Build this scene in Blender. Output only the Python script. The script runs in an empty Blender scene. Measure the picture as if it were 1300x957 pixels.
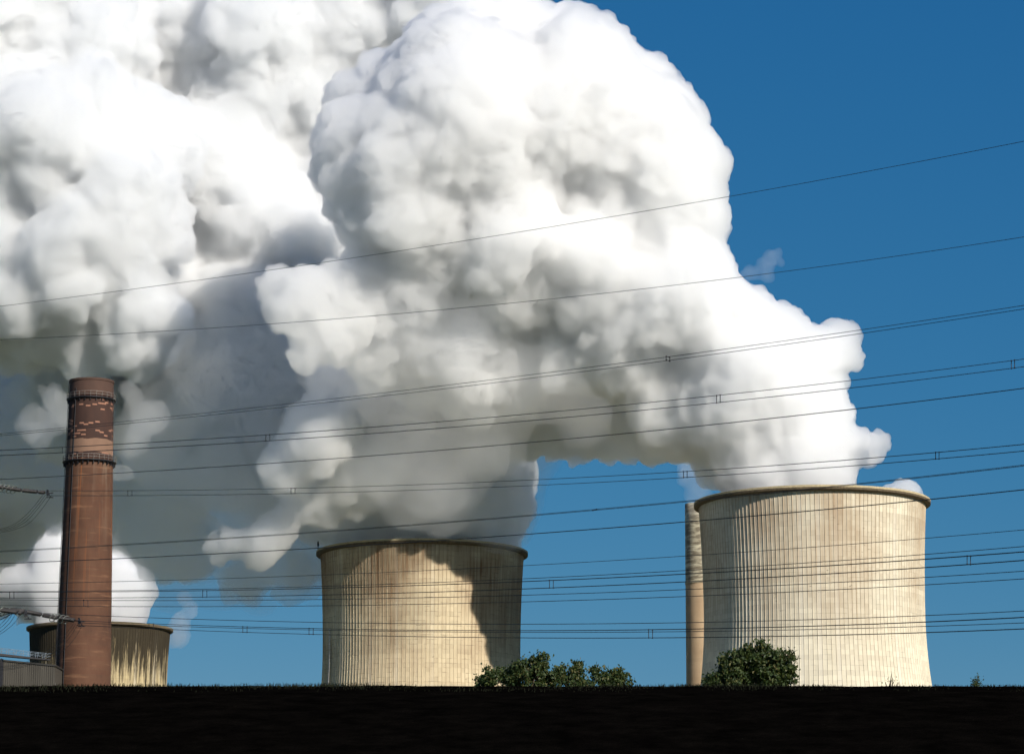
import bpy, bmesh, math, random, time
from mathutils import Vector, Matrix, noise
random.seed(11)
sc = bpy.context.scene
C = sc.collection
PI = math.pi
# ------------------------------------------------------------------ camera
F = 3507.0
PITCH = math.radians(11.2)
CAM = Vector((0, 0, 1.7))
cam = bpy.data.objects.new('camera', bpy.data.cameras.new('camera'))
C.objects.link(cam); sc.camera = cam
cam.location = CAM
cam.rotation_euler = (PI / 2 + PITCH, 0, 0)
cam.data.sensor_width = 36
cam.data.lens = 36 * F / 1300
cam.data.clip_start = 0.5
cam.data.clip_end = 30000
RX = Matrix.Rotation(PITCH, 3, 'X')


def at(x, y, d):
    """world point seen at photo pixel x, y at ground distance d in front of the camera"""
    r = RX @ Vector((x - 650, F, -(y - 478.5)))
    return CAM + r * (d / r.y)


# ------------------------------------------------------------------ helpers
def tag(o, label=None, cat=None, group=None, kind=None):
    if label: o['label'] = label
    if cat: o['category'] = cat
    if group: o['group'] = group
    if kind: o['kind'] = kind
    return o


def empty(name, loc=(0, 0, 0)):
    o = bpy.data.objects.new(name, None)
    C.objects.link(o); o.location = loc
    o.empty_display_size = 1
    return o


def link(name, bm, mat, parent=None, smooth=False):
    me = bpy.data.meshes.new(name)
    bm.to_mesh(me); bm.free()
    if smooth:
        for p in me.polygons: p.use_smooth = True
    o = bpy.data.objects.new(name, me)
    C.objects.link(o)
    for m in (mat if isinstance(mat, (list, tuple)) else [mat]):
        me.materials.append(m)
    if parent: o.parent = parent
    return o


def add_box(bm, c, s, rot=None, mi=0):
    M = Matrix.Translation(c) @ (rot.to_4x4() if rot else Matrix.Identity(4)) @ Matrix.Diagonal((s[0], s[1], s[2], 1))
    r = bmesh.ops.create_cube(bm, size=1, matrix=M)
    if mi:
        for v in r['verts']:
            for f in v.link_faces: f.material_index = mi


def add_tube(bm, pts, rad, n=6, cap=True):
    pts = [Vector(p) for p in pts]
    rings = []
    for i, p in enumerate(pts):
        a = pts[max(i - 1, 0)]; b = pts[min(i + 1, len(pts) - 1)]
        t = (b - a).normalized()
        u = t.cross(Vector((0, 0, 1)))
        if u.length < 1e-3: u = t.cross(Vector((0, 1, 0)))
        u.normalize(); w = u.cross(t)
        r = rad[i] if isinstance(rad, (list, tuple)) else rad
        rings.append([bm.verts.new(p + (u * math.cos(2 * PI * k / n) + w * math.sin(2 * PI * k / n)) * r) for k in range(n)])
    for i in range(len(rings) - 1):
        for k in range(n):
            bm.faces.new((rings[i][k], rings[i][(k + 1) % n], rings[i + 1][(k + 1) % n], rings[i + 1][k]))
    if cap:
        bm.faces.new(rings[0][::-1]); bm.faces.new(rings[-1])


def add_revolve(bm, prof, n=64, closed=False, z0=0.0):
    """prof: list of (r, z)"""
    rings = [[bm.verts.new((r * math.cos(2 * PI * k / n), r * math.sin(2 * PI * k / n), z + z0)) for k in range(n)] for r, z in prof]
    m = len(rings)
    for i in range(m if closed else m - 1):
        a, b = rings[i], rings[(i + 1) % m]
        for k in range(n):
            bm.faces.new((a[k], a[(k + 1) % n], b[(k + 1) % n], b[k]))


# ------------------------------------------------------------------ material kit
class MK:
    def __init__(s, name, rough=0.85, spec=0.3):
        s.m = bpy.data.materials.new(name); s.m.use_nodes = True
        s.nt = s.m.node_tree; s.N = s.nt.nodes; s.L = s.nt.links
        s.b = s.N['Principled BSDF']
        s.b.inputs['Roughness'].default_value = rough
        s.b.inputs['Specular IOR Level'].default_value = spec

    def put(s, v, sock):
        if hasattr(v, 'is_output'): s.L.new(v, sock)
        else:
            if isinstance(v, (tuple, list)) and len(v) == 3 and sock.type == 'RGBA': v = (*v, 1)
            sock.default_value = v

    def coord(s, w='Object'):
        return s.N.new('ShaderNodeTexCoord').outputs[w]

    def math(s, op, a, b=0.0, c=0.0, clamp=False):
        n = s.N.new('ShaderNodeMath'); n.operation = op; n.use_clamp = clamp
        for k, v in enumerate((a, b, c)): s.put(v, n.inputs[k])
        return n.outputs[0]

    def sep(s, v):
        n = s.N.new('ShaderNodeSeparateXYZ'); s.put(v, n.inputs[0]); return n.outputs

    def comb(s, x, y, z):
        n = s.N.new('ShaderNodeCombineXYZ')
        for k, v in enumerate((x, y, z)): s.put(v, n.inputs[k])
        return n.outputs[0]

    def noise(s, v, scale=1.0, detail=3.0, rough=0.55):
        n = s.N.new('ShaderNodeTexNoise'); s.put(v, n.inputs['Vector'])
        n.inputs['Scale'].default_value = scale; n.inputs['Detail'].default_value = detail; n.inputs['Roughness'].default_value = rough
        return n.outputs['Fac']

    def white(s, v):
        n = s.N.new('ShaderNodeTexWhiteNoise'); s.put(v, n.inputs['Vector']); return n.outputs['Value']

    def rng(s, v, a, b, c=0.0, d=1.0, smooth=False):
        n = s.N.new('ShaderNodeMapRange'); n.clamp = True
        if smooth: n.interpolation_type = 'SMOOTHSTEP'
        s.put(v, n.inputs[0])
        for k, q in enumerate((a, b, c, d)): s.put(q, n.inputs[k + 1])
        return n.outputs[0]

    def mix(s, f, a, b, mode='MIX'):
        n = s.N.new('ShaderNodeMix'); n.data_type = 'RGBA'; n.blend_type = mode
        s.put(f, n.inputs[0]); s.put(a, n.inputs[6]); s.put(b, n.inputs[7])
        return n.outputs[2]

    def ramp(s, v, stops):
        n = s.N.new('ShaderNodeValToRGB'); s.put(v, n.inputs[0])
        e = n.color_ramp.elements
        while len(e) < len(stops): e.new(0.5)
        for el, (p, col) in zip(e, stops):
            el.position = p; el.color = (*col, 1)
        return n.outputs[0]

    def color(s, v): s.put(v, s.b.inputs['Base Color'])

    def bump(s, h, st=0.5, dist=0.1):
        n = s.N.new('ShaderNodeBump'); n.inputs['Strength'].default_value = st; n.inputs['Distance'].default_value = dist
        s.put(h, n.inputs['Height']); s.L.new(n.outputs[0], s.b.inputs['Normal'])


def plain(name, col, rough=0.6, metal=0.0, var=0.25):
    k = MK(name, rough)
    n = k.noise(k.coord(), 1.7, 3)
    k.color(k.mix(k.rng(n, .3, .7), tuple(c * (1 - var) for c in col), tuple(min(1, c * (1 + var)) for c in col)))
    k.b.inputs['Metallic'].default_value = metal
    return k.m


def concrete(name, R, H, base, brown, brown_z, brown_amt, dark_amt, nrib, seed, black=0.0):
    """weathered tower concrete. brown_z: (z_low, z_full) of the brown band under the rim"""
    k = MK(name, 0.9, 0.2)
    P = k.coord(); X, Y, Z = k.sep(P)
    ang = k.math('ARCTAN2', Y, X)
    u = k.math('MULTIPLY', ang, R)                       # metres round the shell
    uv = k.comb(u, Z, seed)
    big = k.noise(k.comb(k.math('MULTIPLY', u, .035), k.math('MULTIPLY', Z, .04), seed), 1, 4)
    col = k.mix(k.rng(big, .35, .68), tuple(c * .86 for c in base), base)
    # casting lifts: faint level bands
    lift = k.math('FLOOR', k.math('MULTIPLY', Z, 1 / 1.35))
    lv = k.white(k.comb(lift, seed, 0))
    col = k.mix(k.math('MULTIPLY', k.rng(lv, 0, 1), .20), col, (.22, .17, .12))
    # panel to panel change between the ribs
    cell = k.math('FLOOR', k.math('MULTIPLY', k.math('ADD', ang, PI), nrib / (2 * PI)))
    pv = k.white(k.comb(cell, lift, seed))
    pw = k.white(k.comb(cell, 3.3, seed))
    col = k.mix(k.math('MULTIPLY', k.rng(pv, 0, 1), .20), col, (.17, .13, .09))
    col = k.mix(k.rng(pw, .86, .95, 0, .30), col, (.62, .58, .50))
    # brown weathering that runs down from the rim
    st = k.noise(k.comb(k.math('MULTIPLY', u, 1.1), k.math('MULTIPLY', Z, .03), seed + 4), 1, 5, .6)
    st2 = k.noise(k.comb(k.math('MULTIPLY', u, .06), k.math('MULTIPLY', Z, .05), seed + 9), 1, 3, .5)
    zz = k.rng(Z, brown_z[0], brown_z[1], 0, 1)
    zz = k.math('MULTIPLY', zz, k.rng(st2, .36, .58, .15, 1.0))
    bm_ = k.math('MULTIPLY', zz, k.rng(st, .30, .66, .25, 1.0))
    col = k.mix(k.math('MULTIPLY', bm_, brown_amt), col, brown)
    # brown runs beside each rib
    fr = k.math('FRACT', k.math('MULTIPLY', k.math('ADD', ang, PI), nrib / (2 * PI)))
    edge = k.math('ABSOLUTE', k.math('SUBTRACT', fr, .5))
    rn = k.noise(k.comb(k.math('MULTIPLY', cell, 7.7), k.math('MULTIPLY', Z, .09), seed + 2), 1, 3)
    e2 = k.math('MULTIPLY', k.rng(edge, .30, .47), k.rng(rn, .36, .66))
    e2 = k.math('MULTIPLY', e2, k.rng(Z, H * .5, H * .95, .08, .6))
    col = k.mix(e2, col, tuple(c * .9 for c in brown))
    # mortar-like level marks, broken
    lf = k.math('FRACT', k.math('MULTIPLY', Z, 1 / 1.35))
    lm = k.math('MULTIPLY', k.rng(lf, .90, .95), k.rng(k.noise(uv, .35, 3), .5, .62))
    col = k.mix(k.math('MULTIPLY', lm, dark_amt), col, (.05, .04, .03))
    # scattered dark spalls
    sp = k.noise(k.comb(k.math('MULTIPLY', u, .5), k.math('MULTIPLY', Z, 1.3), seed + 5), 1, 3, .65)
    sm = k.noise(k.comb(k.math('MULTIPLY', u, .04), k.math('MULTIPLY', Z, .05), seed + 8), 1, 2)
    spm = k.math('MULTIPLY', k.rng(sp, .655, .70), k.rng(sm, .48, .6))
    col = k.mix(k.math('MULTIPLY', spm, .65), col, (.10, .08, .06))
    if black:
        b1 = k.noise(k.comb(k.math('MULTIPLY', u, .5), k.math('MULTIPLY', Z, .045), seed + 11), 1, 5, .7)
        bz = k.rng(Z, H - 26, H - 2, 0, 1)
        bb = k.math('MULTIPLY', k.rng(k.math('ADD', b1, k.math('MULTIPLY', bz, .34)), .54, .70), black)
        col = k.mix(bb, col, (.020, .016, .010))
    k.color(col)
    k.bump(k.noise(uv, 1.4, 4), .25, .08)
    return k.m


# ------------------------------------------------------------------ cooling towers
def cooling_tower(cx, rim_px, rim_y, d, base_mat, label, nrib=160, bl=112.0, wlow=64.0, throat=31.0, ladder=None):
    top = at(cx, rim_y, d)
    H = top.z
    mpp = (top - CAM).length / F
    Rl = rim_px * mpp                     # lip radius
    a = Rl * 0.958 / math.sqrt(1 + (throat / bl) ** 2)   # throat radius
    t = empty('cooling_tower', (top.x, d, 0))
    tag(t, label, 'cooling tower', 'concrete cooling towers')
    zt = H - throat

    def rad(z):
        b = bl if z > zt else wlow
        return a * math.sqrt(1 + ((z - zt) / b) ** 2)
    bm = bmesh.new()
    nz = 60
    zs = [H * 1.0 * i / nz for i in range(nz)] + [H - .9]
    rings = []
    prof = (0.0, 0.0, 1.0, 1.0)
    fr = (0.08, 0.88, 0.915, 0.985)       # slot, then the raised rib
    for z in zs:
        r0 = rad(z); ring = []
        for k in range(nrib):
            for f, p in zip(fr, prof):
                an = 2 * PI * (k + f) / nrib
                r = r0 + p * .11
                ring.append(bm.verts.new((r * math.cos(an), r * math.sin(an), z)))
        rings.append(ring)
    n = len(rings[0])
    for i in range(len(rings) - 1):
        for k in range(n):
            bm.faces.new((rings[i][k], rings[i][(k + 1) % n], rings[i + 1][(k + 1) % n], rings[i + 1][k]))
    link('shell', bm, base_mat, t)
    # inner face of the shell
    bm = bmesh.new()
    add_revolve(bm, [(rad(z) - .45, z) for z in reversed(zs)], 128)
    link('inner_wall', bm, M['inner'], t, True)
    # rim: a flared lip with a walkway on top
    bm = bmesh.new()
    r = rad(H)
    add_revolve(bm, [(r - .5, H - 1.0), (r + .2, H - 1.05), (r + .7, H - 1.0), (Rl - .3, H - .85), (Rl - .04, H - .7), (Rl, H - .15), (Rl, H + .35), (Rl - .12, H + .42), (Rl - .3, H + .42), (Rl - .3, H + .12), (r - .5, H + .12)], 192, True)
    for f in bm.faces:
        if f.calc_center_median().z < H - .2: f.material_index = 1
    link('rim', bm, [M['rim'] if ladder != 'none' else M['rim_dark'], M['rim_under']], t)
    if ladder is not None and ladder != 'none':
        an = ladder
        bm = bmesh.new()
        u = Vector((math.cos(an), math.sin(an), 0)); w = Vector((-u.y, u.x, 0))
        for s in (-.35, .35):
            add_tube(bm, [u * (rad(z) + .55) + w * s + Vector((0, 0, z)) for z in zs[:-13]], .09, 4)
        z = 1.0
        while z < zs[-14]:
            add_box(bm, u * (rad(z) + .5) + Vector((0, 0, z)), (.5, .75, .07), Matrix.Rotation(an, 3, 'Z'))
            z += 1.1
        link('ladder', bm, M['pale_metal'], t)
        bm = bmesh.new()
        q = Vector((-Rl * .985, 0, H))
        add_tube(bm, [q, q + Vector((0, 0, 3.6))], .12, 6)
        add_box(bm, q + Vector((0, 0, 3.1)), (.55, .5, 1.4))
        link('warning_lamp', bm, M['dark_metal'], t)
    return t, top, H, Rl


M = {}
M['inner'] = plain('inner_concrete', (.25, .22, .18), .9)
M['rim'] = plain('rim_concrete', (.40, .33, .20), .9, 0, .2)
M['rim_under'] = plain('dark_rim_edge', (.10, .075, .045), .9, 0, .4)  # darker tone for the lower faces of the rim
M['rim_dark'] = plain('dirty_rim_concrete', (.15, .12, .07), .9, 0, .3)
M['pale_metal'] = plain('pale_painted_steel', (.45, .43, .40), .5, .2)
M['rail'] = plain('dull_galvanised_rail', (.20, .18, .16), .6, .2)
M['dark_metal'] = plain('dark_steel', (.018, .018, .022), .6, .2)
M['wire'] = plain('weathered_conductor', (.035, .037, .04), .55, .6)
M['brown_dark'] = (.10, .065, .04)
D3, D2, D1 = 745.0, 825.0, 1200.0
m3 = concrete('tower_concrete_pale', 30, 118, (.71, .655, .51), (.26, .15, .07), (62, 116), .85, .35, 160, 3.0)
m2 = concrete('tower_concrete_brown', 30, 113, (.65, .55, .37), (.16, .085, .04), (60, 100), 1.0, .7, 160, 17.0)
m1 = concrete('tower_concrete_stained', 30, 125, (.50, .41, .235), (.15, .10, .05), (95, 124), .9, .4, 140, 31.0, black=.95)
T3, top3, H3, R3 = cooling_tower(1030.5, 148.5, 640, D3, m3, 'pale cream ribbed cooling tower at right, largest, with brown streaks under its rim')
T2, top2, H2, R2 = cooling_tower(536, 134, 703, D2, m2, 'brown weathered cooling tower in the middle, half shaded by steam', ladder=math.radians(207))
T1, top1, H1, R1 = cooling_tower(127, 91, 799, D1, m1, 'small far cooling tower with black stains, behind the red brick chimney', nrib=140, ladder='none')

# ------------------------------------------------------------------ brick chimney
DC = 560.0


def brick(name, R, zc):
    """zc: heights (top, dark_end, pale_end, dark2_end)"""
    k = MK(name, .85, .25)
    P = k.coord(); X, Y, Z = k.sep(P)
    ang = k.math('ARCTAN2', Y, X); u = k.math('MULTIPLY', ang, R)
    uv = k.comb(u, Z, 0)
    n1 = k.noise(k.comb(k.math('MULTIPLY', u, .25), k.math('MULTIPLY', Z, .12), 1), 1, 5, .6)
    body = k.ramp(n1, [(.28, (.052, .027, .018)), (.5, (.086, .042, .025)), (.72, (.115, .058, .034))])
    # courses seen as fine level lines
    c = k.white(k.comb(k.math('FLOOR', k.math('MULTIPLY', Z, 2.2)), 0, 0))
    body = k.mix(k.rng(c, 0, 1, 0, .30), body, (.09, .035, .02))
    c2 = k.noise(k.comb(k.math('MULTIPLY', u, .15), k.math('MULTIPLY', Z, 1.1), 2), 1, 4)
    body = k.mix(k.rng(c2, .58, .72, 0, .35), body, (.34, .18, .10))
    # orange runs down the sunny side, pale run on the left
    o = k.noise(k.comb(k.math('MULTIPLY', u, 1.3), k.math('MULTIPLY', Z, .02), 5), 1, 3)
    body = k.mix(k.math('MULTIPLY', k.rng(o, .60, .68), k.rng(Z, zc[3] - 38, zc[3], 0, .5)), body, (.30, .095, .025))
    g = k.noise(k.comb(k.math('MULTIPLY', u, .5), k.math('MULTIPLY', Z, .05), 7), 1, 3)
    body = k.mix(k.math('MULTIPLY', k.rng(g, .5, .66), k.rng(Z, zc[3] - 20, zc[3], 0, .6)), body, (.19, .14, .10))
    # dark upper zone with pale patches of exposed brick
    dark = k.mix(k.rng(n1, .3, .7), (.034, .019, .016), (.055, .028, .021))
    cz = k.math('FLOOR', k.math('MULTIPLY', Z, 1 / .30)); cu = k.math('FLOOR', k.math('ADD', k.math('MULTIPLY', u, 1 / .95), k.math('MULTIPLY', k.white(k.comb(cz, 5, 5)), 3)))
    w = k.white(k.comb(cu, cz, 2)); cl = k.noise(k.comb(k.math('MULTIPLY', cu, .21), k.math('MULTIPLY', cz, .10), 9), 1, 1)
    pm = k.math('GREATER_THAN', k.math('ADD', w, k.math('MULTIPLY', cl, 1.2)), 1.53)
    pm = k.math('MULTIPLY', pm, k.math('LESS_THAN', Z, zc[0] - 4.2))
    dark = k.mix(pm, dark, (.27, .135, .09))
    top = k.mix(k.rng(n1, .3, .7), (.060, .036, .028), (.085, .046, .034))
    dark = k.mix(k.rng(Z, zc[0] - 3.6, zc[0] - 3.2), dark, top)
    pale = k.mix(k.rng(n1, .3, .7), (.16, .095, .065), (.22, .13, .088))
    ed = k.math('MULTIPLY', k.math('SUBTRACT', n1, .5), 1.2)
    zn = k.math('ADD', Z, ed)
    col = k.mix(k.math('GREATER_THAN', zn, zc[3]), body, dark)
    col = k.mix(k.math('MULTIPLY', k.math('GREATER_THAN', zn, zc[2]), k.math('LESS_THAN', zn, zc[1])), col, pale)
    k.color(col)
    k.bump(k.math('FRACT', k.math('MULTIPLY', Z, 2.2)), .15, .05)
    return k.m


def ring_platform(t, z, r, out, posts, drop=0.5):
    p = bmesh.new()
    add_revolve(p, [(r - .05, z - .25), (r + out * .5, z - .32), (r + out, z - .1), (r + out, z + .05), (r - .05, z + .05)], 64, True)
    for k in range(posts):                                     # brackets below
        an = 2 * PI * k / posts
        add_box(p, (math.cos(an) * (r + out * .35), math.sin(an) * (r + out * .35), z - .55), (out * .7, .12, drop), Matrix.Rotation(an, 3, 'Z'))
    pf = link('platform', p, M['dark_metal'], t)
    q = bmesh.new()
    for k in range(posts):
        an = 2 * PI * k / posts
        b = Vector((math.cos(an) * (r + out - .08), math.sin(an) * (r + out - .08), z))
        add_tube(q, [b, b + Vector((0, 0, 1.15))], .035, 4)
    for hz in (.6, 1.15):
        add_revolve(q, [(r + out - .04, z + hz), (r + out - .12, z + hz), (r + out - .12, z + hz - .06), (r + out - .04, z + hz - .06)], 64, True)
    link('railing', q, M['rail'], pf)


ct = at(114.5, 484, DC); cbm = at(111, 868, DC)
mppc = (ct - CAM).length / F
HC = ct.z
r_top = 27.3 * mppc
r_868 = 34.6 * (cbm - CAM).length / F


def rc(z):   # radius of the brick shaft at height z
    return r_top + (r_868 - r_top) * (HC - z) / (HC - cbm.z)


chim = empty('brick_chimney', (ct.x + .35, DC, 0))
tag(chim, 'tall tapering red brick chimney with a dark spotted top and two ring platforms', 'chimney')
zP1 = at(114, 503, DC - r_top).z; zP2 = at(113, 583, DC - r_top).z
zs_pale0 = at(113, 556, DC - r_top).z; zs_pale1 = at(113, 573, DC - r_top).z
mb = brick('red_brick', 4.6, (HC, zs_pale0, zs_pale1, zP2 + .3))
bm = bmesh.new()
prof = [(rc(HC * i / 40.0), HC * i / 40.0) for i in range(41)]
prof = prof[:-1] + [(r_top, HC - .5), (r_top + .12, HC - .45), (r_top + .12, HC)]
prof += [(r_top - .7, HC), (r_top - .8, HC - 12)]
add_revolve(bm, prof, 96)
link('shaft', bm, mb, chim, False)
ring_platform(chim, zP1, rc(zP1), .5, 26, .35)
ring_platform(chim, zP2, rc(zP2), .7, 30, .6)
# cable run with ladder on the shaded left side
bm = bmesh.new()
an = math.radians(207)
u = Vector((math.cos(an), math.sin(an), 0)); w_ = Vector((-u.y, u.x, 0))
for s in (-.3, .3):
    add_tube(bm, [u * (rc(z) + .28) + w_ * s + Vector((0, 0, z)) for z in (1, 30, 60, 90, HC - .3)], .05, 4)
z = 2
while z < HC - 1:
    add_box(bm, u * (rc(z) + .28) + Vector((0, 0, z)), (.05, .6, .05), Matrix.Rotation(an, 3, 'Z')); z += .45
link('ladder', bm, M['dark_metal'], chim)
bm = bmesh.new()
an = math.radians(236)
u = Vector((math.cos(an), math.sin(an), 0))
add_tube(bm, [u * (rc(z) + .1) + Vector((0, 0, z)) for z in (1, 30, 60, 90, HC - 2)], .06, 5)
link('lightning_conductor', bm, M['dark_metal'], chim)

# ------------------------------------------------------------------ concrete chimney behind the right tower
DB = 940.0
k = MK('banded_chimney_concrete', .9, .2)
P = k.coord(); X, Y, Z = k.sep(P)
ang = k.math('ARCTAN2', Y, X); u = k.math('MULTIPLY', ang, 5)
zb = at(880, 741, DB).z
n1 = k.noise(k.comb(k.math('MULTIPLY', u, .2), k.math('MULTIPLY', Z, .1), 0), 1, 4)
low = k.mix(k.rng(n1, .3, .7), (.36, .25, .15), (.44, .32, .20))
n2 = k.noise(k.comb(k.math('MULTIPLY', u, .25), k.math('MULTIPLY', Z, .9), 4), 1, 4, .65)
up = k.mix(k.rng(n2, .44, .6), (.20, .17, .12), (.52, .47, .34))
bb = k.white(k.comb(k.math('FLOOR', k.math('MULTIPLY', Z, .8)), 0, 0))
up = k.mix(k.rng(bb, .55, .8, 0, .35), up, (.16, .13, .09))
low = k.mix(k.rng(bb, .6, .9, 0, .12), low, (.2, .14, .09))
k.color(k.mix(k.math('GREATER_THAN', Z, zb), low, up))
mcc = k.m
tb = at(889, 640, DB); HB = tb.z; mppb = (tb - CAM).length / F
ch2 = empty('concrete_chimney', (tb.x + .3, DB, 0))
tag(ch2, 'slim banded concrete chimney rising into steam behind the pale tower', 'chimney')
bm = bmesh.new()
rb = 20.5 * mppb
add_revolve(bm, [(rb * (1 + .12 * (1 - i / 30)), HB * i / 30) for i in range(31)] + [(rb - .5, HB), (rb - .6, HB - 10)], 64)
link('shaft', bm, mcc, ch2, True)
bm = bmesh.new()
for zz in (zb,):
    add_revolve(bm, [(rb, zz), (rb + .35, zz), (rb + .35, zz + .35), (rb, zz + .35)], 64, True)
link('collar', bm, mcc, ch2)

# ------------------------------------------------------------------ boiler house at the left edge
k = MK('corrugated_cladding', .6, .3)
P = k.coord(); X, Y, Z = k.sep(P)
n = k.noise(k.comb(k.math('MULTIPLY', X, .3), k.math('MULTIPLY', Z, .08), 0), 1, 4)
c = k.white(k.comb(k.math('FLOOR', k.math('MULTIPLY', X, 1.1)), 0, 0))
col = k.mix(k.rng(n, .3, .7), (.040, .036, .029), (.062, .056, .046))
col = k.mix(k.rng(c, 0, 1, 0, .3), col, (.09, .082, .068))
k.color(col)
M['clad'] = k.m
DH = 545.0
pr = at(70, 843.5, DH); pl = at(0, 836.5, DH)
slope = (pl.z - pr.z) / (pl.x - pr.x)
hall = empty('boiler_house', (pr.x, DH, 0))
tag(hall, 'grey corrugated metal hall beside the foot of the red brick chimney', 'industrial hall')
bm = bmesh.new()
W = 46.0; dp = 9.0; pitch = .42
xs = []
x = 0.0
while x > -W:
    xs += [(x, 0), (x - pitch * .4, 0), (x - pitch * .5, .09), (x - pitch * .9, .09)]; x -= pitch
pv = None
for (xx, yy) in xs:
    a = bm.verts.new((xx, -yy, 0)); b = bm.verts.new((xx, -yy, pr.z - .3 + slope * xx))
    if pv: bm.faces.new((pv[0], a, b, pv[1]))
    pv = (a, b)
for (p0, p1) in (((0, 0), (0, dp)), ((0, dp), (-W, dp)), ((-W, dp), (-W, 0))):
    q = [bm.verts.new((*p0, 0)), bm.verts.new((*p1, 0)), bm.verts.new((*p1, pr.z - .3 + slope * p1[0])), bm.verts.new((*p0, pr.z - .3 + slope * p0[0]))]
    bm.faces.new(q)
link('wall', bm, M['clad'], hall)
bm = bmesh.new()
ra = math.atan(slope)
add_box(bm, (-W / 2, dp / 2, pr.z - .15 + slope * (-W / 2)), (W / math.cos(ra) + .4, dp + .5, .3), Matrix.Rotation(-ra, 3, 'Y'))
link('roof', bm, plain('roof_sheet', (.03, .028, .025)), hall)
# conveyor gallery crossing above the hall
gal = empty('conveyor_gallery', (at(0, 838, 510).x, 510, 0))
tag(gal, 'dark sloping conveyor gallery with a handrail above the metal hall', 'conveyor')
g0 = at(-180, 812, 500) - gal.location; g1 = at(62, 840, 515) - gal.location
dr = (g1 - g0); Lg = dr.length; yaw = math.atan2(dr.y, dr.x); pt = math.asin(dr.z / Lg)
Rg = Matrix.Rotation(yaw, 3, 'Z') @ Matrix.Rotation(-pt, 3, 'Y')
bm = bmesh.new()
v = [(-Lg / 2, -.9, -.55), (Lg / 2, -.9, .25), (Lg / 2, .9, .25), (-Lg / 2, .9, -.55), (-Lg / 2, -.9, .45), (Lg / 2, -.9, .45), (Lg / 2, .9, .45), (-Lg / 2, .9, .45)]
mid = (g0 + g1) / 2
vv = [bm.verts.new(mid + Rg @ Vector(q)) for q in v]
for f in ((0, 3, 2, 1), (4, 5, 6, 7), (0, 1, 5, 4), (2, 3, 7, 6), (1, 2, 6, 5), (3, 0, 4, 7)): bm.faces.new([vv[i] for i in f])
link('deck', bm, M['dark_metal'], gal)
bm = bmesh.new()
for yy in (-.85, .85):
    for hz in (.95, 1.45):
        add_tube(bm, [mid + Rg @ Vector((s * Lg / 2, yy, hz)) for s in (-1, 1)], .035, 4)
    s = -Lg / 2
    while s <= Lg / 2:
        add_tube(bm, [mid + Rg @ Vector((s, yy, .4)), mid + Rg @ Vector((s, yy, 1.45))], .045, 4); s += 1.38
link('handrail', bm, plain('grey_blue_rail', (.22, .26, .30), .5, .3), gal)
bm = bmesh.new()
for s in (-.42, -.1, .25):
    p = mid + Rg @ Vector((s * Lg, 0, -.4))
    for yy in (-.7, .7):
        add_tube(bm, [(p.x, p.y + yy * 1.6, 0), (p.x, p.y + yy, p.z)], .16, 6)
link('trestle', bm, M['dark_metal'], gal)

# ------------------------------------------------------------------ power lines


def fit(pts):
    """least-squares parabola through the photo's points"""
    if len(pts) == 2:
        (x0, y0), (x1, y1) = pts
        return lambda x: y0 + (y1 - y0) * (x - x0) / (x1 - x0)
    S = [sum((p[0] / 1000) ** k for p in pts) for k in range(5)]
    T = [sum(p[1] * (p[0] / 1000) ** k for p in pts) for k in range(3)]
    A = Matrix(((S[0], S[1], S[2]), (S[1], S[2], S[3]), (S[2], S[3], S[4])))
    c = A.inverted() @ Vector(T)
    return lambda x: c[0] + c[1] * x / 1000 + c[2] * (x / 1000) ** 2


def depth(x, off):      # the lines come nearer towards the right
    return off + 205.0 - 0.042 * x - 4e-6 * x * x


def power_line(label, tracks, off=0.0, rad=.016, x0=-260, x1=1560, spacers=(), pair=0.0, group='power lines crossing the sky'):
    p0 = at(x0, fit(tracks[0])(x0), depth(x0, off))
    t = empty('power_line', (0, 0, 0))
    t.location = p0
    tag(t, label, 'power line', group)
    fs = [fit(q) for q in tracks]
    for f in fs:
        for j in ((0,) if not pair else (-.5, .5)):
            pts = []
            for i in range(81):
                x = x0 + (x1 - x0) * i / 80
                # the second wire of a pair hangs one bundle width behind the first
                pp = at(x, f(x), depth(x, off)) + Vector((.25 * j, .39 * j * (1 if pair else 0), pair * j))
                pts.append(pp - p0)
            bm = bmesh.new(); add_tube(bm, pts, rad, 5)
            link('wire', bm, M['wire'], t, True)
    for sx in spacers:
        a = at(sx, fs[0](sx), depth(sx, off)) - p0
        b = at(sx, fs[-1](sx), depth(sx, off)) - p0
        bm = bmesh.new()
        for j in (-.5, .5):
            o = Vector((.25 * j, .39 * j, pair * j))
            add_tube(bm, [a + o, b + o], .022, 5)
            for q in (a, b):
                bmesh.ops.create_icosphere(bm, subdivisions=1, radius=.05, matrix=Matrix.Translation(q + o))
        for q in (a, b):
            add_tube(bm, [q + Vector((-.125, -.195, -.5 * pair)), q + Vector((.125, .195, .5 * pair))], .022, 5)
        link('spacer', bm, M['dark_metal'], t)
    return t, p0, fs


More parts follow.
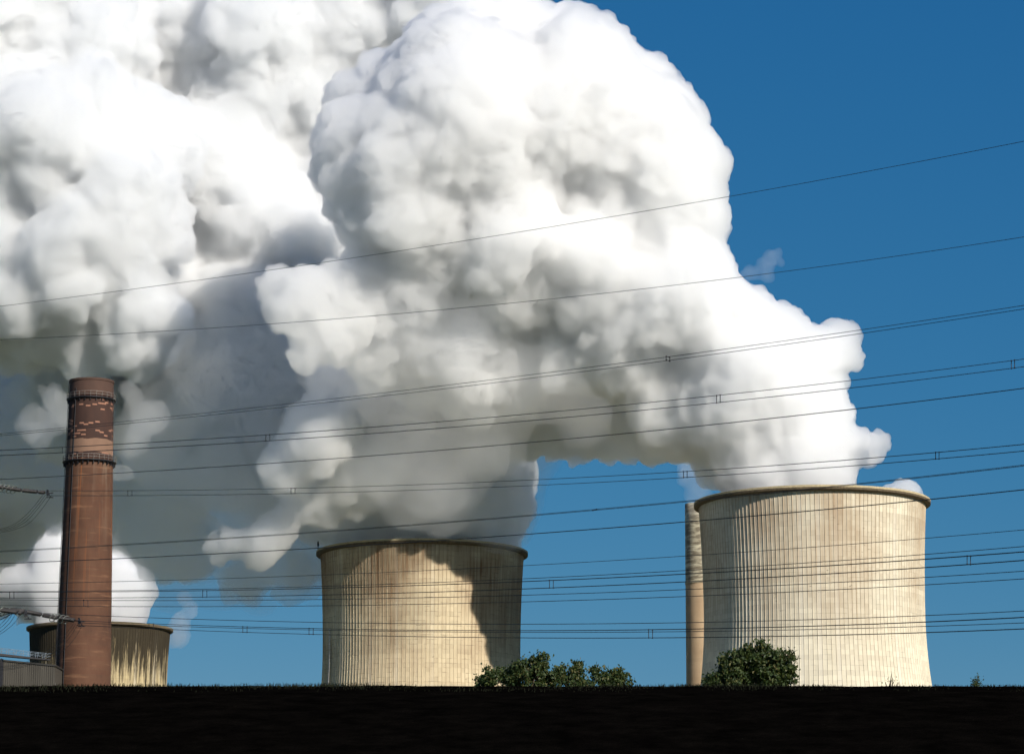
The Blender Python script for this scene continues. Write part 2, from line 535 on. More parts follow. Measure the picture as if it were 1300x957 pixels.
power_line('topmost thin wire, rising from left across the big white steam lobe',
           [[(0, 388.6), (400, 335.5), (950, 244.5), (1180, 203), (1300, 180)]], off=10, rad=.018)
power_line('second thin wire from the top, crossing the middle of the steam',
           [[(0, 430.8), (450, 405), (650, 383), (1180, 319), (1200, 316), (1300, 301.5)]], off=14, rad=.018)
power_line('pair of close wires just above the brick chimney platform, third line down',
           [[(0, 549.4), (200, 533), (650, 477.5), (1220, 400), (1300, 388)], [(0, 552), (200, 535.5), (650, 482.2), (1220, 404.5), (1300, 392.5)]], off=4, rad=.018, spacers=(848,))
power_line('four wire bundle crossing the brick chimney pale band',
           [[(0, 571.4), (280, 556.3), (660, 526.5), (740, 518.8), (1220, 465.6), (1300, 456.2)], [(0, 578), (280, 563.5), (660, 535.2), (740, 527.6), (1220, 475.4), (1300, 465.8)]],
           off=0, rad=.015, pair=.11, spacers=(82, 912, 1286, 340))
power_line('single thick wire just below the brick chimney lower platform',
           [[(0, 607.9), (280, 593.3), (660, 562.7), (740, 554.6), (1220, 503), (1300, 493)]], off=-4, rad=.025)
pF, oF, fF = power_line('four wire bundle tied to the upper insulator string',
           [[(66, 622.5), (280, 622), (660, 609.8), (740, 605.5), (1220, 571.4), (1300, 564)], [(66, 628.7), (280, 628.3), (660, 617.2), (740, 612.6), (1220, 579.6), (1300, 572.6)]],
           off=0, rad=.016, x0=62, pair=.07, spacers=(165, 372, 870, 1190))
power_line('close pair of wires running above the rim of the middle tower',
           [[(0, 699.6), (280, 684), (660, 655), (740, 648.3), (1220, 600), (1300, 590.7)]], off=6, rad=.018, pair=.14, spacers=(755,))
power_line('single thick wire that touches the rim of the middle tower',
           [[(0, 715), (280, 702.7), (660, 678.6), (740, 672.4), (1220, 629.9), (1300, 621.4)]], off=-8, rad=.028)
power_line('thin wire above the crowded group of wires across the towers',
           [[(0, 740.7), (280, 735), (660, 717.7), (740, 713.3), (1220, 679.2), (1300, 672.5)]], off=5, rad=.018)
power_line('single wire at the top of the crowded group across the towers',
           [[(0, 750.2), (280, 748.3), (660, 734.2), (740, 730.5), (1220, 699.5), (1300, 693.9)]], off=-2, rad=.02)
power_line('two wire bundle with ladder shaped spacers in the crowded group',
           [[(0, 751.2), (280, 749.7), (660, 737.9), (740, 734.6), (1220, 705.8), (1300, 700.7)], [(0, 758.5), (280, 757.6), (660, 747.7), (740, 743.7), (1220, 717.3), (1300, 710.8)]],
           off=0, rad=.018, pair=.04, spacers=(15, 260, 1230, 700))
power_line('two wire bundle lowest in the crowded group across the towers',
           [[(0, 760.7), (280, 762), (660, 756.1), (740, 752), (1220, 729.5), (1300, 725)], [(0, 768.2), (280, 769.8), (660, 764.2), (740, 761), (1220, 739), (1300, 734.8)]],
           off=-6, rad=.020, spacers=(109,))
power_line('lone wire above the lowest bundle, coming from the left edge',
           [[(60, 777), (200, 785.3), (280, 787.7), (660, 791.4), (740, 791), (1220, 779), (1300, 775.5)]], off=-3, rad=.02, spacers=())
pM, oM, fM = power_line('lowest wire bundle tied to the lower insulator string',
           [[(106, 787.6), (200, 792), (280, 794.5), (660, 800.4), (740, 799.5), (1220, 787), (1300, 783.5)], [(106, 793.2), (200, 798.6), (280, 801.2), (660, 809.6), (740, 809), (1220, 801), (1300, 798)]],
           off=-5, rad=.018, x0=100, pair=.03, spacers=(311, 395, 826, 192))
power_line('faint wire squeezed inside the lowest wire bundle',
           [[(106, 790.5), (280, 796.2), (660, 802.6), (740, 802), (1220, 793), (1300, 790.5)]], off=-9, rad=.018, x0=100)

M['porcelain'] = plain('dark_glazed_insulator', (.014, .012, .012), .55)
M['galv'] = plain('galvanised_fitting', (.16, .17, .15), .5, .4)


def insulator(label, pts_px, off, ring_from=.55, greenish=False):
    P = [at(x, y, depth(x, off)) for x, y in pts_px]
    t = empty('insulator_string'); t.location = P[-1]
    tag(t, label, 'insulator', 'insulator strings at the left edge')
    seg = [p - P[-1] for p in P]
    # walk along the string
    L = [0]
    for i in range(1, len(seg)): L.append(L[-1] + (seg[i] - seg[i - 1]).length)

    def pos(s):
        for i in range(1, len(seg)):
            if s <= L[i] or i == len(seg) - 1:
                f = (s - L[i - 1]) / (L[i] - L[i - 1]); return seg[i - 1].lerp(seg[i], f), (seg[i] - seg[i - 1]).normalized()
    tot = L[-1]
    for j in (-1, 1):
        bm = bmesh.new()
        s = .1
        add_tube(bm, [pos(tot * q / 10)[0] + Vector((0, 0.22 * j, .05 * j)) for q in range(11)], .022, 5)
        cnt = 0
        while s < tot - .45:
            p, dirn = pos(s)
            M4 = Matrix.Translation(p + Vector((0, 0.22 * j, .05 * j))) @ dirn.to_track_quat('Z', 'Y').to_matrix().to_4x4()
            bmesh.ops.create_cone(bm, cap_ends=True, segments=12, radius1=.135, radius2=.06, depth=.07, matrix=M4)
            s += .13; cnt += 1
            if cnt % 11 == 10: s += .22
        link('insulator_discs', bm, M['porcelain'], t)
    for s in [tot * ring_from + i * .42 for i in range(4)]:
        if s > tot - .15: break
        p, dirn = pos(s)
        bm = bmesh.new()
        c = [p + Vector((0, 0, -.06)) + dirn.to_track_quat('Z', 'Y').to_matrix() @ (Vector((math.cos(a), math.sin(a), 0)) * .30) + dirn * .12 * math.sin(a) for a in [2 * PI * q / 20 for q in range(20)]]
        add_tube(bm, c + [c[0], c[1]], .028, 5)
        link('grading_ring', bm, M['galv'], t)
    bm = bmesh.new()
    p, dirn = pos(tot - .12)
    add_box(bm, p, (.10, .5, .42)); add_box(bm, p + dirn * .25, (.42, .05, .07)); add_box(bm, p + dirn * .25 + Vector((0, 0, -.33)), (.5, .05, .07)); add_tube(bm, [p + Vector((0, 0, .15)), p + dirn * .3 + Vector((0, 0, -.3))], .03, 5)
    link('yoke_plate', bm, M['dark_metal'], t)
    return t


insulator('upper string of dark insulator discs left of the brick chimney', [(-70, 603), (0, 618), (30, 622.5), (62, 625.5)], 0)
insulator('lower string of dark insulator discs reaching in front of the brick chimney', [(-70, 770), (0, 773.5), (25, 774.5), (60, 781.5), (102, 788.5)], -5, .8)
insulator('short greenish insulator string entering at the left edge above the hall', [(-60, 769), (-20, 772), (12, 775.6), (34, 779)], -12, .5)


def jumper(parent, origin, px, off, rad=.014):
    q = [Vector((x, y, 0)) for x, y in px]
    pts = []
    for i in range(len(q) - 1):
        a = q[max(i - 1, 0)]; b = q[i]; c = q[i + 1]; d_ = q[min(i + 2, len(q) - 1)]
        for s in range(6):
            t = s / 6
            v = .5 * ((2 * b) + (c - a) * t + (2 * a - 5 * b + 4 * c - d_) * t * t + (3 * b - a - 3 * c + d_) * t ** 3)
            pts.append(at(v.x, v.y, depth(v.x, off)) - origin)
    pts.append(at(q[-1].x, q[-1].y, depth(q[-1].x, off)) - origin)
    bm = bmesh.new(); add_tube(bm, pts, rad, 5)
    link('jumper_cable', bm, M['wire'], parent, True)


for i, (dx, dy) in enumerate(((0, 0), (3.5, 1.5), (6.5, 3), (11.5, 4.5))):
    jumper(pF, oF, [(54.5 + dx, 628), (41 + dx, 645 + dy * .4), (27 + dx * .9, 659 + dy), (14 + dx * .5, 667 + dy), (0, 671.5 + dy), (-30, 676 + dy), (-70, 672 + dy)], 0)
for i, (dx, dy) in enumerate(((0, 0), (3, 1.5), (6, 3.5), (12, 5))):
    jumper(pM, oM, [(93 + dx, 792), (82 + dx, 806 + dy), (66 + dx, 822 + dy), (48 + dx * .6, 833 + dy), (22, 843 + dy), (-12, 845 + dy), (-60, 838 + dy)], -5, .013)
pj = [c for c in C.objects if c.name.startswith('insulator_string')][-1]
for (dx, dy) in ((0, 0), (4, 1), (8, 2.5), (14, 3)):
    jumper(pj, pj.location, [(12 + dx, 779), (5 + dx * .9, 788 + dy), (-6 + dx * .5, 798 + dy * 2), (-22, 808 + dy * 2), (-60, 812 + dy * 2)], -12, .015)
for dy in (0, 4.5):
    jumper(pj, pj.location, [(20, 776), (0, 782 + dy), (-20, 789 + dy), (-60, 792 + dy)], -12, .03)

# ------------------------------------------------------------------ ground with a dark embankment
YC = 42.0
tan868 = (at(650, 869, YC).z - CAM.z) / YC
zc = 3.0                                  # height of the bank whose crest is seen at that angle
for _ in range(60):
    m_ = max((zc * (.5 - .5 * math.cos(PI * (y_ / 10 - 12) / (YC - 12))) - CAM.z) / (y_ / 10) for y_ in range(250, 421))
    zc += (tan868 - m_) * YC * .8


def ground_z(x, y):
    n = noise.fractal(Vector((x * .9, y * .9, 3)), .8, 2.1, 5)
    if y < 12: b = 0
    elif y < YC: b = zc * (.5 - .5 * math.cos(PI * (y - 12) / (YC - 12)))
    elif y < 47: b = zc - .012 * (y - YC)
    elif y < 75: b = (zc - .06) * (.5 + .5 * math.cos(PI * (y - 47) / 28))
    else: b = 0
    amp = .02 if 10 < y < 60 else .05
    return b + n * amp - (.02 if 10 < y < 60 else 0)


bm = bmesh.new()
ys = [-3000, -600, -100, -30, -8, 0, 4, 8] + [12 + .35 * i for i in range(100)] + [48, 51, 54, 57, 60, 64, 68, 72, 75, 90, 120, 200, 400, 800, 1600, 3500, 9000]
xs = [-9000, -3000, -900, -300, -120, -60, -40] + [-25 + .35 * i for i in range(144)] + [40, 60, 120, 300, 900, 3000, 9000]
grid = [[bm.verts.new((x, y, ground_z(x, y))) for x in xs] for y in ys]
for j in range(len(ys) - 1):
    for i in range(len(xs) - 1):
        bm.faces.new((grid[j][i], grid[j][i + 1], grid[j + 1][i + 1], grid[j + 1][i]))
k = MK('dark_peaty_soil', 1.0, 0)
P = k.coord()
n = k.noise(P, 2.2, 8, .65)
yy = k.sep(P)[1]
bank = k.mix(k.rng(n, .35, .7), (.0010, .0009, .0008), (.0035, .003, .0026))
n2 = k.noise(P, .02, 5)
field = k.mix(k.rng(n2, .4, .6), (.10, .13, .06), (.22, .21, .17))
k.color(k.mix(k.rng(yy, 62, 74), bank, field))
k.bump(k.noise(P, 6, 8, .7), .8, .05)
g = link('ground', bm, k.m, None, True)
tag(g, kind='structure')

# short dark grass along the crest of the bank
k = MK('dry_dark_grass', .9, .1)
gi_ = k.N.new('ShaderNodeNewGeometry').outputs['Random Per Island']
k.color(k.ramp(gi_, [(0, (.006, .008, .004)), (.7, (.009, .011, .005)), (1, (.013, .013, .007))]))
rg = random.Random(5)
bm = bmesh.new()
for _ in range(26000):
    gx = rg.uniform(-15, 15); gy = rg.uniform(36.5, 43)
    dn = noise.fractal(Vector((gx * .55, gy * .35, 8)), 1, 2, 3)
    if rg.random() > .45 + dn * 1.6: continue
    hh = rg.uniform(.015, .045) * (1 + max(0, dn) * 1.3)
    gz = ground_z(gx, gy) - .01
    aa = rg.uniform(0, PI); wx = math.cos(aa) * .006; wy = math.sin(aa) * .006
    lx = rg.uniform(-.5, .5) * hh
    bm.faces.new([bm.verts.new(q) for q in ((gx - wx, gy - wy, gz), (gx + wx, gy + wy, gz), (gx + wx * .6 + lx * .4, gy + wy * .6, gz + hh * .6), (gx + lx, gy, gz + hh), (gx - wx * .6 + lx * .4, gy - wy * .6, gz + hh * .6))])
gr_ = link('grass', bm, k.m)
tag(gr_, 'short dark grass growing on the black soil bank', 'grass', kind='stuff')

# ------------------------------------------------------------------ trees
k = MK('leaf', .55, .35)
gi = k.N.new('ShaderNodeNewGeometry')
r = gi.outputs['Random Per Island']
k.color(k.ramp(r, [(0, (.016, .032, .008)), (.45, (.030, .052, .012)), (.85, (.060, .078, .020)), (1, (.11, .09, .03))]))
k.b.inputs['Transmission Weight'].default_value = 0
tr = k.N.new('ShaderNodeBsdfTranslucent'); tr.inputs[0].default_value = (.07, .10, .015, 1)
ms = k.N.new('ShaderNodeMixShader'); ms.inputs[0].default_value = .25
k.L.new(k.b.outputs[0], ms.inputs[1]); k.L.new(tr.outputs[0], ms.inputs[2]); k.L.new(ms.outputs[0], k.N['Material Output'].inputs['Surface'])
M['leaf'] = k.m
M['bark'] = plain('bark', (.06, .045, .03), .9)


def tree(label, x, d, lumps, nleaf, leaf, cat='tree', group='trees behind the dark embankment', conifer=False):
    """lumps: (px x, px y, px radius, depth offset): rounded tufts at the crown's top; the crown fills down from them"""
    rnd = random.Random(int(x * 7 + d))
    base = at(x, 868, d); bx = base.x
    t = empty('conifer' if conifer else 'leafy_tree', (bx, d, 0))
    tag(t, label, cat, group)
    mpp = d / F
    org = Vector((bx, d, 0))
    pts = [(at(a, b, d) + Vector((0, o, 0)) - org, rr * mpp) for a, b, rr, o in lumps]
    top = max(p.z + q for p, q in pts)
    cz = min(p.z for p, q in pts)
    bm = bmesh.new()
    trunk_top = Vector((0, 0, cz - 1.0))
    add_tube(bm, [(0, 0, -.3), (.05, .02, cz * .3), (-.06, 0, cz * .6), trunk_top], [.24, .2, .15, .09], 8)
    for p, q in pts:
        mid = trunk_top.lerp(p, .5) + Vector((rnd.uniform(-.2, .2), rnd.uniform(-.2, .2), -.15))
        add_tube(bm, [Vector((0, 0, cz * rnd.uniform(.6, .85))), trunk_top.lerp(mid, .4), mid, p + Vector((0, 0, q * .4))], [.08, .06, .04, .012], 5)
    link('trunk', bm, M['bark'], t, True)
    bm = bmesh.new()
    # body of the crown below the visible tufts
    body = list(pts)
    w = max(abs(p.x) + q for p, q in pts)
    if not conifer:
        for i in range(22):
            a = rnd.uniform(0, 2 * PI); h = rnd.uniform(-4.2, -.6)
            rad_ = w * (.95 - .3 * abs(h + 2) / 2.4) * math.sqrt(rnd.random())
            body.append((Vector((math.cos(a) * rad_, math.sin(a) * rad_ * .8, cz + h)), rnd.uniform(.5, .95)))
    wt = lambda i: 3.2 if i < len(pts) else 1.0
    tot = sum(q * q * wt(i) for i, (p, q) in enumerate(body))
    for bi, (p, q) in enumerate(body):
        n = int(nleaf * q * q * wt(bi) / tot)
        clus = [p + Vector((rnd.gauss(0, 1), rnd.gauss(0, 1), rnd.gauss(0, 1))).normalized() * q * rnd.uniform(.3, 1.3) for _ in range(max(4, int(14 + q * q * 45)))]
        for i in range(n):
            c = rnd.choice(clus)
            lp = c + Vector((rnd.gauss(0, 1), rnd.gauss(0, 1), rnd.gauss(0, 1))) * .10
            nrm = Vector((rnd.gauss(0, 1), rnd.gauss(0, 1), rnd.gauss(.5, .8))).normalized()
            ta = nrm.orthogonal().normalized(); ta = Matrix.Rotation(rnd.uniform(0, 6.28), 3, nrm) @ ta
            tb = nrm.cross(ta)
            s = leaf * rnd.uniform(.6, 1.2)
            bend = nrm * s * .12
            vs = [lp - ta * s * .5, lp - ta * .1 * s + tb * s * .32 + bend, lp + ta * s * .55, lp - ta * .1 * s - tb * s * .32 + bend]
            bm.faces.new([bm.verts.new(q_) for q_ in vs])
    link('crown', bm, M['leaf'], t)
    return t


tree('bushy tree with the tallest leafy peak, in front of the middle tower', 660, 132,
     [(618, 864, 10, 0), (612, 868, 9, .3), (628, 857, 8, 0), (644, 862, 12, .3), (657, 850, 13, 0), (672, 848, 12, .4), (666, 866, 20, 0), (689, 842, 9, 0), (688, 854, 13, .3), (689, 833, 4.5, 0), (700, 862, 12, 0), (640, 876, 18, .6), (676, 838, 5, 0), (620, 852, 5, 0)], 19000, .17)
tree('smaller leafy tree with two knobs, next to the tallest leafy peak', 728, 138,
     [(713, 858, 9, 0), (708, 850, 5, 0), (733, 850, 9, 0), (736, 845, 5, .2), (724, 866, 14, 0), (742, 866, 11, .3), (727, 854, 6, 0), (716, 846, 3, 0)], 13000, .17)
tree('low leafy tree against blue sky, right end of the middle clump', 772, 128,
     [(755, 853, 6, 0), (756, 847, 4, 0), (764, 862, 11, 0), (784, 862, 11, .2), (783, 855, 6, 0), (774, 870, 14, 0), (793, 867, 5, 0), (788, 857, 5, 0)], 13000, .17)
tree('round dense leafy tree in front of the left foot of the pale tower', 955, 112,
     [(962, 835, 16, 0), (945, 838, 15, .3), (930, 848, 16, 0), (916, 860, 14, .2), (978, 836, 14, 0), (992, 845, 14, .3), (995, 860, 13, 0), (960, 855, 26, .4), (975, 860, 20, 0), (905, 866, 7, 0), (948, 827, 7, 0), (970, 824, 6, 0), (1004, 832, 5, 0), (935, 866, 16, 0), (920, 846, 6, 0)], 30000, .17)
tree('thin wispy treetop in front of the pale tower right foot', 1132, 120,
     [(1133, 861, 3.5, 0), (1131, 867, 6, 0), (1124, 867, 3.5, 0), (1140, 867, 4, 0), (1132, 855, 1.8, 0)], 1500, .10)
tree('tiny pointed conifer tip alone under the blue sky at far right', 1241, 150,
     [(1241, 858, 1.3, 0), (1241, 862, 2.3, 0), (1241, 866, 4, 0), (1240, 872, 7, 0), (1241, 880, 11, 0), (1241, 892, 15, 0)], 2600, .10, conifer=True)

# ------------------------------------------------------------------ steam


def puff_group(size, amp, seed):
    ng = bpy.data.node_groups.new('puff', 'GeometryNodeTree')
    ng.interface.new_socket('Geometry', in_out='INPUT', socket_type='NodeSocketGeometry')
    ng.interface.new_socket('Geometry', in_out='OUTPUT', socket_type='NodeSocketGeometry')
    N = ng.nodes; L = ng.links
    gi = N.new('NodeGroupInput'); go = N.new('NodeGroupOutput'); sp = N.new('GeometryNodeSetPosition')
    pos = N.new('GeometryNodeInputPosition'); nor = N.new('GeometryNodeInputNormal')

    def vm(op, a, b=None, s=None):
        n = N.new('ShaderNodeVectorMath'); n.operation = op
        for k, q in ((0, a), (1, b)):
            if q is None: continue
            if hasattr(q, 'is_output'): L.new(q, n.inputs[k])
            else: n.inputs[k].default_value = q
        if s is not None:
            if hasattr(s, 'is_output'): L.new(s, n.inputs['Scale'])
            else: n.inputs['Scale'].default_value = s
        return n.outputs[0]

    def mt(op, a, b=0.0):
        n = N.new('ShaderNodeMath'); n.operation = op
        for k, q in enumerate((a, b)):
            if hasattr(q, 'is_output'): L.new(q, n.inputs[k])
            else: n.inputs[k].default_value = q
        return n.outputs[0]
    off = vm('ADD', pos.outputs[0], (seed * 3.1, seed * 7.7, -seed * 5.3))
    nz = N.new('ShaderNodeTexNoise'); L.new(off, nz.inputs['Vector'])
    nz.inputs['Scale'].default_value = 0.9 / size; nz.inputs['Detail'].default_value = 2
    p = vm('ADD', off, vm('SCALE', vm('SUBTRACT', nz.outputs['Color'], (.5, .5, .5)), s=size * 1.1))
    vo = N.new('ShaderNodeTexVoronoi'); vo.feature = 'SMOOTH_F1'
    L.new(p, vo.inputs['Vector']); vo.inputs['Scale'].default_value = 1 / size; vo.inputs['Smoothness'].default_value = .07
    h = mt('SUBTRACT', 0.33, mt('MULTIPLY', vo.outputs['Distance'], vo.outputs['Distance']))
    n2 = N.new('ShaderNodeTexNoise'); L.new(off, n2.inputs['Vector'])
    n2.inputs['Scale'].default_value = .33 / size; n2.inputs['Detail'].default_value = 1
    mod = N.new('ShaderNodeMapRange'); L.new(n2.outputs['Fac'], mod.inputs[0])
    for i, q in enumerate((.36, .60, .45, 1.3)): mod.inputs[i + 1].default_value = q
    L.new(vm('SCALE', nor.outputs[0], s=mt('MULTIPLY', mt('MULTIPLY', h, amp), mod.outputs[0])), sp.inputs['Offset'])
    L.new(gi.outputs[0], sp.inputs['Geometry']); L.new(sp.outputs[0], go.inputs[0])
    return ng


def steam_mat(name, dens, col=(1, 1, 1), ani=0.0):
    m = bpy.data.materials.new(name); m.use_nodes = True
    nt = m.node_tree; nt.nodes.clear()
    out = nt.nodes.new('ShaderNodeOutputMaterial')
    v = nt.nodes.new('ShaderNodeVolumeScatter')
    v.inputs['Color'].default_value = (*col, 1); v.inputs['Density'].default_value = dens; v.inputs['Anisotropy'].default_value = ani
    ab = nt.nodes.new('ShaderNodeVolumeAbsorption')         # absorption that sets how dark the vapour is
    ab.inputs['Color'].default_value = (*[1 - (1 - c_) / max(1e-6, 1 - min(col)) for c_ in col], 1) if min(col) < 1 else (1, 1, 1, 1)
    ab.inputs['Density'].default_value = dens * (1 - min(col))
    v.inputs['Color'].default_value = (1, 1, 1, 1)
    ad = nt.nodes.new('ShaderNodeAddShader'); nt.links.new(v.outputs[0], ad.inputs[0]); nt.links.new(ab.outputs[0], ad.inputs[1])
    nt.links.new(ad.outputs[0], out.inputs['Volume'])
    return m


LV = [(2.4, 34, 9), (1.5, 14, 5.8), (0.9, 6, 4.2), (0.6, 2.8, 2.2)]
LVC = [(2.6, 44, 12), (1.7, 17, 10), (1.1, 7, 5), (.8, 3.2, 2.2)]


def steam(name, label, blobs, mat, seed, levels=LV, cat='steam plume'):
    bm = bmesh.new()
    for (x, y, r, d) in blobs:
        p = at(x, y, d)
        bmesh.ops.create_icosphere(bm, subdivisions=3, radius=r * (p - CAM).length / F, matrix=Matrix.Translation(p))
    me = bpy.data.meshes.new('tmp'); bm.to_mesh(me); bm.free()
    o = bpy.data.objects.new(name, me); C.objects.link(o)
    for i, (vox, size, amp) in enumerate(levels):
        m = o.modifiers.new('r', 'REMESH'); m.mode = 'VOXEL'; m.voxel_size = vox; m.use_smooth_shade = True
        g = o.modifiers.new('g', 'NODES'); g.node_group = puff_group(size, amp, seed + i * 17.3)
    m = o.modifiers.new('clean', 'REMESH'); m.mode = 'VOXEL'; m.voxel_size = levels[-1][0] * .95; m.use_smooth_shade = True
    dg = bpy.context.evaluated_depsgraph_get()
    me2 = bpy.data.meshes.new_from_object(o.evaluated_get(dg))
    o.modifiers.clear(); o.data = me2; bpy.data.meshes.remove(me)
    me2.name = name; me2.materials.clear(); me2.materials.append(mat)
    tag(o, label, cat, 'steam over the cooling towers')
    return o


T0 = time.time()
S_DENSE = steam_mat('dense_steam', .52, (.9955, .9966, .9978), .55)
S_SOFT = steam_mat('soft_steam', .55, (.976, .9795, .983), .5)
S_MILD = steam_mat('mild_steam', .42, (1, 1, 1), .55)
S_THIN = steam_mat('thin_steam', .03)
#BLOBS
a = 745
steam('steam_plume', 'huge bright white steam plume rising from the pale right tower', [
    (1000, 640, 82, a + 4), (1000, 600, 78, a), (1070, 575, 32, a), (1118, 554, 13, a - 4), (1106, 568, 16, a - 4), (1092, 590, 18, a - 2), (950, 585, 54, a), (912, 590, 32, a + 24), (716, 452, 50, a + 4),
    (1020, 515, 60, a), (1052, 456, 46, a), (1066, 428, 32, a + 4), (1010, 425, 38, a), (990, 440, 62, a), (960, 500, 100, a), (880, 520, 78, a + 6), (930, 420, 66, a), (985, 395, 30, a),
    (860, 370, 80, a - 6), (800, 430, 84, a + 4), (835, 530, 55, a + 30), (780, 540, 48, a + 48), (725, 552, 38, a + 56), (750, 480, 66, a + 36), (690, 520, 60, a + 50), (640, 500, 66, a + 50), (915, 370, 36, a),
    (780, 200, 128, a + 4), (700, 150, 138, a), (600, 160, 135, a - 6), (540, 230, 120, a - 8), (640, 320, 112, a - 4), (740, 330, 88, a - 4),
    (835, 280, 84, a), (885, 210, 44, a + 2), (815, 130, 56, a + 4), (730, 62, 50, a + 4), (650, 50, 62, a + 4), (480, 200, 78, a - 6), (455, 130, 44, a), (555, 90, 58, a), (500, 110, 46, a), (600, 30, 40, a),
    (520, 310, 62, a - 6), (540, 380, 66, a - 2), (590, 420, 76, a + 4), (700, 440, 80, a + 30), (640, 450, 80, a + 30), (560, 470, 90, a + 60), (680, 400, 80, a + 10), (480, 470, 60, a + 60), (620, 460, 86, a + 14), (560, 445, 76, a + 16), (600, 540, 70, a + 60), (520, 490, 70, a + 45)], S_DENSE, 3.0)
b = 835
steam('steam_plume', 'grey shaded steam plume leaving the rim of the middle tower', [
    (520, 720, 98, 825), (545, 670, 110, 825), (595, 620, 84, 830), (622, 600, 66, 830), (500, 600, 100, b), (560, 530, 100, b), (620, 520, 80, b),
    (470, 500, 90, b - 10), (400, 470, 60, b - 10), (430, 560, 60, b - 40), (395, 555, 50, b - 66), (420, 525, 40, b - 70), (360, 590, 34, b - 64), (370, 545, 24, b - 66), (455, 600, 50, b - 50), (440, 500, 40, b - 60),
    (350, 676, 28, b - 50), (325, 690, 26, b - 55), (285, 697, 20, b - 52), (408, 636, 28, b - 48), (385, 640, 30, b - 50), (440, 650, 56, b + 12), (400, 665, 30, b + 25),
    (490, 360, 60, 742), (450, 380, 50, 735), (395, 380, 36, 730), (365, 395, 28, 730), (420, 430, 40, 735), (385, 455, 26, 735), (470, 440, 48, 750), (350, 365, 18, 735), (530, 430, 60, 760), (440, 480, 44, 790)], S_MILD, 9.0)
steam('steam_plume', 'white steam plume billowing from the small far tower behind the brick chimney', [
    (110, 820, 50, 1203), (100, 780, 50, 1205), (55, 742, 42, 1212), (5, 735, 46, 1212), (-50, 740, 60, 1212), (140, 765, 44, 1200), (160, 735, 42, 1200), (70, 715, 70, 1205), (140, 690, 60, 1220), (0, 690, 70, 1220),
    (24, 790, 8, 1206), (16, 803, 7, 1206), (38, 782, 9, 1206), (80, 640, 100, 1270)], steam_mat('far_steam', .5, (.990, .991, .993), .6), 13.0, [(3.2, 34, 12), (2.0, 13, 6), (1.2, 6, 2.8)])
steam('steam_cloud', 'broad pale steam cloud filling the upper left behind the plumes', [
    (330, 110, 110, 850), (270, 230, 110, 840), (340, 300, 90, 835), (320, 420, 85, 830), (250, 400, 90, 830), (290, 520, 75, 830), 
    (420, 60, 120, 860), (440, 250, 90, 850), (540, 10, 80, 850), (180, 60, 100, 870), (250, 70, 70, 880), (310, 30, 60, 825), (200, 20, 60, 835), (190, 95, 60, 845), (230, 140, 60, 845), (80, 60, 110, 820), (60, 200, 130, 805), (-60, 60, 150, 820),
    (120, 320, 110, 800), (150, 260, 80, 795), (20, 360, 110, 805), (170, 400, 66, 800), (110, 430, 60, 808), (165, 440, 40, 800), (170, 190, 90, 810), (110, 130, 60, 800), (-70, 250, 150, 820),
    (120, 520, 40, 840), (80, 560, 34, 845), (-40, 660, 80, 900), (190, 490, 80, 850), (120, 480, 80, 850), (400, 400, 90, 850), (440, 420, 90, 860), (380, 500, 80, 850)], S_SOFT, 21.0, LVC, cat='steam cloud')
steam('steam_cloud', 'soft blue grey shaded steam hanging low between brick chimney and middle tower', [(250, 590, 80, 840), (300, 610, 56, 835), (215, 680, 56, 860), (260, 690, 44, 850), (330, 570, 60, 850), (330, 660, 50, 850),
    (40, 520, 110, 880), (-60, 560, 120, 880), (140, 560, 90, 880), (60, 600, 80, 900), (150, 630, 70, 900), (180, 600, 90, 880), (-40, 640, 80, 900), (120, 500, 90, 860), (250, 500, 80, 850), (300, 715, 40, 850), (370, 720, 34, 850)], steam_mat('shaded_steam', .12, (.997, .998, .999)), 52.0, [(2.6, 34, 17), (1.7, 14, 10), (1.1, 6, 5)], cat='steam cloud')
steam('steam_cloud', 'ragged bright scraps of steam drifting beside the brick chimney top', [(50, 540, 22, 760), (85, 525, 24, 762), (120, 515, 22, 765), (172, 560, 20, 765), (185, 530, 24, 765), (165, 500, 16, 765), (60, 500, 14, 765), (150, 600, 16, 765)], steam_mat('ragged_steam', .035), 41.0, [(1.2, 16, 10), (.9, 7, 6), (.6, 3, 2.5)], cat='steam scraps')
steam('steam_cloud', 'thin vapour added in front of the middle tower plume to lighten its shade', [(600, 520, 60, 722), (540, 560, 58, 722), (500, 500, 60, 718), (620, 570, 42, 725), (560, 615, 46, 725), (480, 600, 46, 725), (440, 450, 46, 712), (640, 480, 50, 722), (520, 430, 55, 712), (580, 450, 60, 712), (690, 500, 50, 726), (740, 530, 36, 730)], steam_mat('fill_vapour', .012), 45.0, [(2.4, 26, 13), (1.6, 11, 7), (1.2, 5, 3)], cat='vapour')  # added veil, catches sun to lift the dark steam behind it
steam('steam_cloud', 'thin grey steam haze hanging between the two cooling tower plumes', [(420, 560, 110, 790), (330, 600, 90, 800), (300, 480, 90, 790), (540, 560, 120, 785), (600, 600, 90, 800), (480, 450, 110, 780), (240, 560, 80, 800), (640, 540, 80, 790), (260, 660, 80, 830), (350, 725, 50, 840), (280, 735, 44, 860), (210, 750, 34, 870), (400, 740, 34, 850), (330, 755, 26, 850)], steam_mat('steam_veil', .016), 33.0, [(3, 34, 12), (2.2, 14, 7)], cat='steam haze')
steam('steam_wisp', 'small faint wisp of steam in the blue right of the plume', [(985, 330, 12, 760), (970, 345, 14, 760), (950, 345, 12, 760), (990, 318, 7, 760)], S_THIN, 5.0, [(.9, 9, 5), (.5, 4, 2.4)], 'steam')
steam('steam_wisp', 'little steam puff peeping over the right rim of the pale tower', [(1148, 632, 22, 762), (1133, 634, 20, 762), (1163, 638, 12, 762)], steam_mat('puff_steam', .2), 6.0, [(.9, 9, 3), (.6, 4, 1.6)], 'steam')
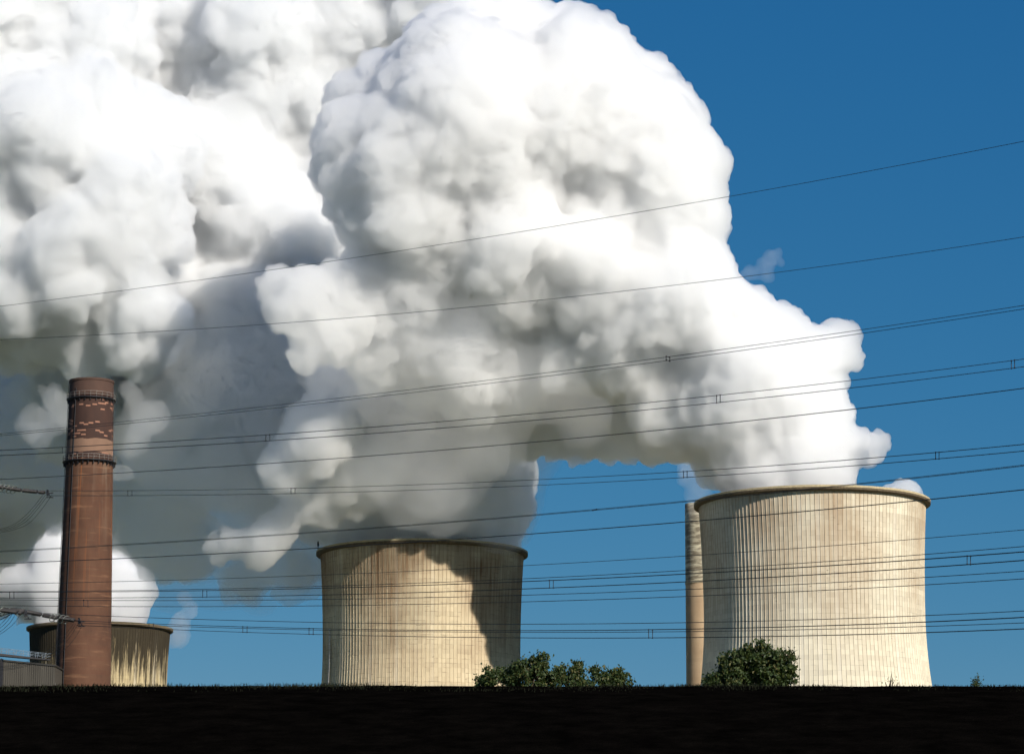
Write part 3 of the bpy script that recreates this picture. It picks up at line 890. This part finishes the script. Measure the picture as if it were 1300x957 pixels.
steam('steam_wisp', 'pale smoke hiding the top of the slim banded chimney', [(888, 650, 15, 935), (886, 628, 17, 933), (882, 605, 20, 930), (890, 585, 24, 925), (878, 590, 20, 925), (868, 575, 16, 920)], steam_mat('chimney_smoke', .025, (.9, .9, .9)), 8.0, [(1.2, 9, 4), (.8, 4, 2)], 'smoke')
steam('steam_wisp', 'smoky wisp right of the small far tower, its shade put into the colour', [(232, 790, 14, 1210), (240, 775, 12, 1210), (225, 805, 14, 1210), (236, 760, 9, 1210)], steam_mat('shade_darkened_steam', .035, (.55, .57, .62)), 7.0, [(1.2, 10, 6), (.7, 4, 3)], 'steam')  # strong absorption stands in for the shadow on this wisp
print('steam', time.time() - T0)

# ------------------------------------------------------------------ light
az = math.radians(38); el = math.radians(30)
S = Vector((math.sin(az) * math.cos(el), -math.cos(az) * math.cos(el), math.sin(el)))
l = bpy.data.lights.new('sun', 'SUN'); l.energy = 5.0; l.angle = math.radians(.53); l.color = (1, .935, .84)
lo = bpy.data.objects.new('sun', l); C.objects.link(lo); lo.rotation_euler = S.to_track_quat('Z', 'Y').to_euler(); lo.location = (200, -200, 200)
w = bpy.data.worlds.new('World'); sc.world = w; w.use_nodes = True
n = w.node_tree.nodes; bg = n['Background']
sk = n.new('ShaderNodeTexSky'); sk.sky_type = 'NISHITA'; sk.sun_disc = False
sk.sun_elevation = el; sk.sun_rotation = PI - az
sk.air_density = 1.0; sk.dust_density = 0.0; sk.ozone_density = 4.0; sk.altitude = 1500
sp_ = n.new('ShaderNodeSeparateColor'); cb_ = n.new('ShaderNodeCombineColor'); WL = w.node_tree.links
WL.new(sk.outputs[0], sp_.inputs[0])
for i, (c0, g_, k_) in enumerate(((1.19, 1.4, .0185), (2.27, .68, .133), (4.29, .38, .325))):
    d1 = n.new('ShaderNodeMath'); d1.operation = 'DIVIDE'; WL.new(sp_.outputs[i], d1.inputs[0]); d1.inputs[1].default_value = c0
    d2 = n.new('ShaderNodeMath'); d2.operation = 'POWER'; WL.new(d1.outputs[0], d2.inputs[0]); d2.inputs[1].default_value = g_
    lin_ = n.new('ShaderNodeMath'); lin_.operation = 'MULTIPLY'; WL.new(d1.outputs[0], lin_.inputs[0]); lin_.inputs[1].default_value = min(.95, 3.2 ** (g_ - 1))
    mx_ = n.new('ShaderNodeMath'); mx_.operation = 'MAXIMUM'; WL.new(d2.outputs[0], mx_.inputs[0]); WL.new(lin_.outputs[0], mx_.inputs[1])
    d3 = n.new('ShaderNodeMath'); d3.operation = 'MULTIPLY'; WL.new(mx_.outputs[0], d3.inputs[0]); d3.inputs[1].default_value = k_ / .08 / 1.30
    WL.new(d3.outputs[0], cb_.inputs[i])
WL.new(cb_.outputs[0], bg.inputs[0]); bg.inputs[1].default_value = .08
sc.view_settings.view_transform = 'Standard'; sc.view_settings.look = 'None'
sc.view_settings.gamma = 1; sc.view_settings.exposure = 0.38
cy = sc.cycles
cy.max_bounces = 24; cy.volume_bounces = 24; cy.diffuse_bounces = 3; cy.glossy_bounces = 2; cy.transparent_max_bounces = 16
cy.use_denoising = True
cy.use_adaptive_sampling = True; cy.adaptive_threshold = .06; cy.adaptive_min_samples = 16; cy.time_limit = 780
cy.sample_clamp_indirect = 6
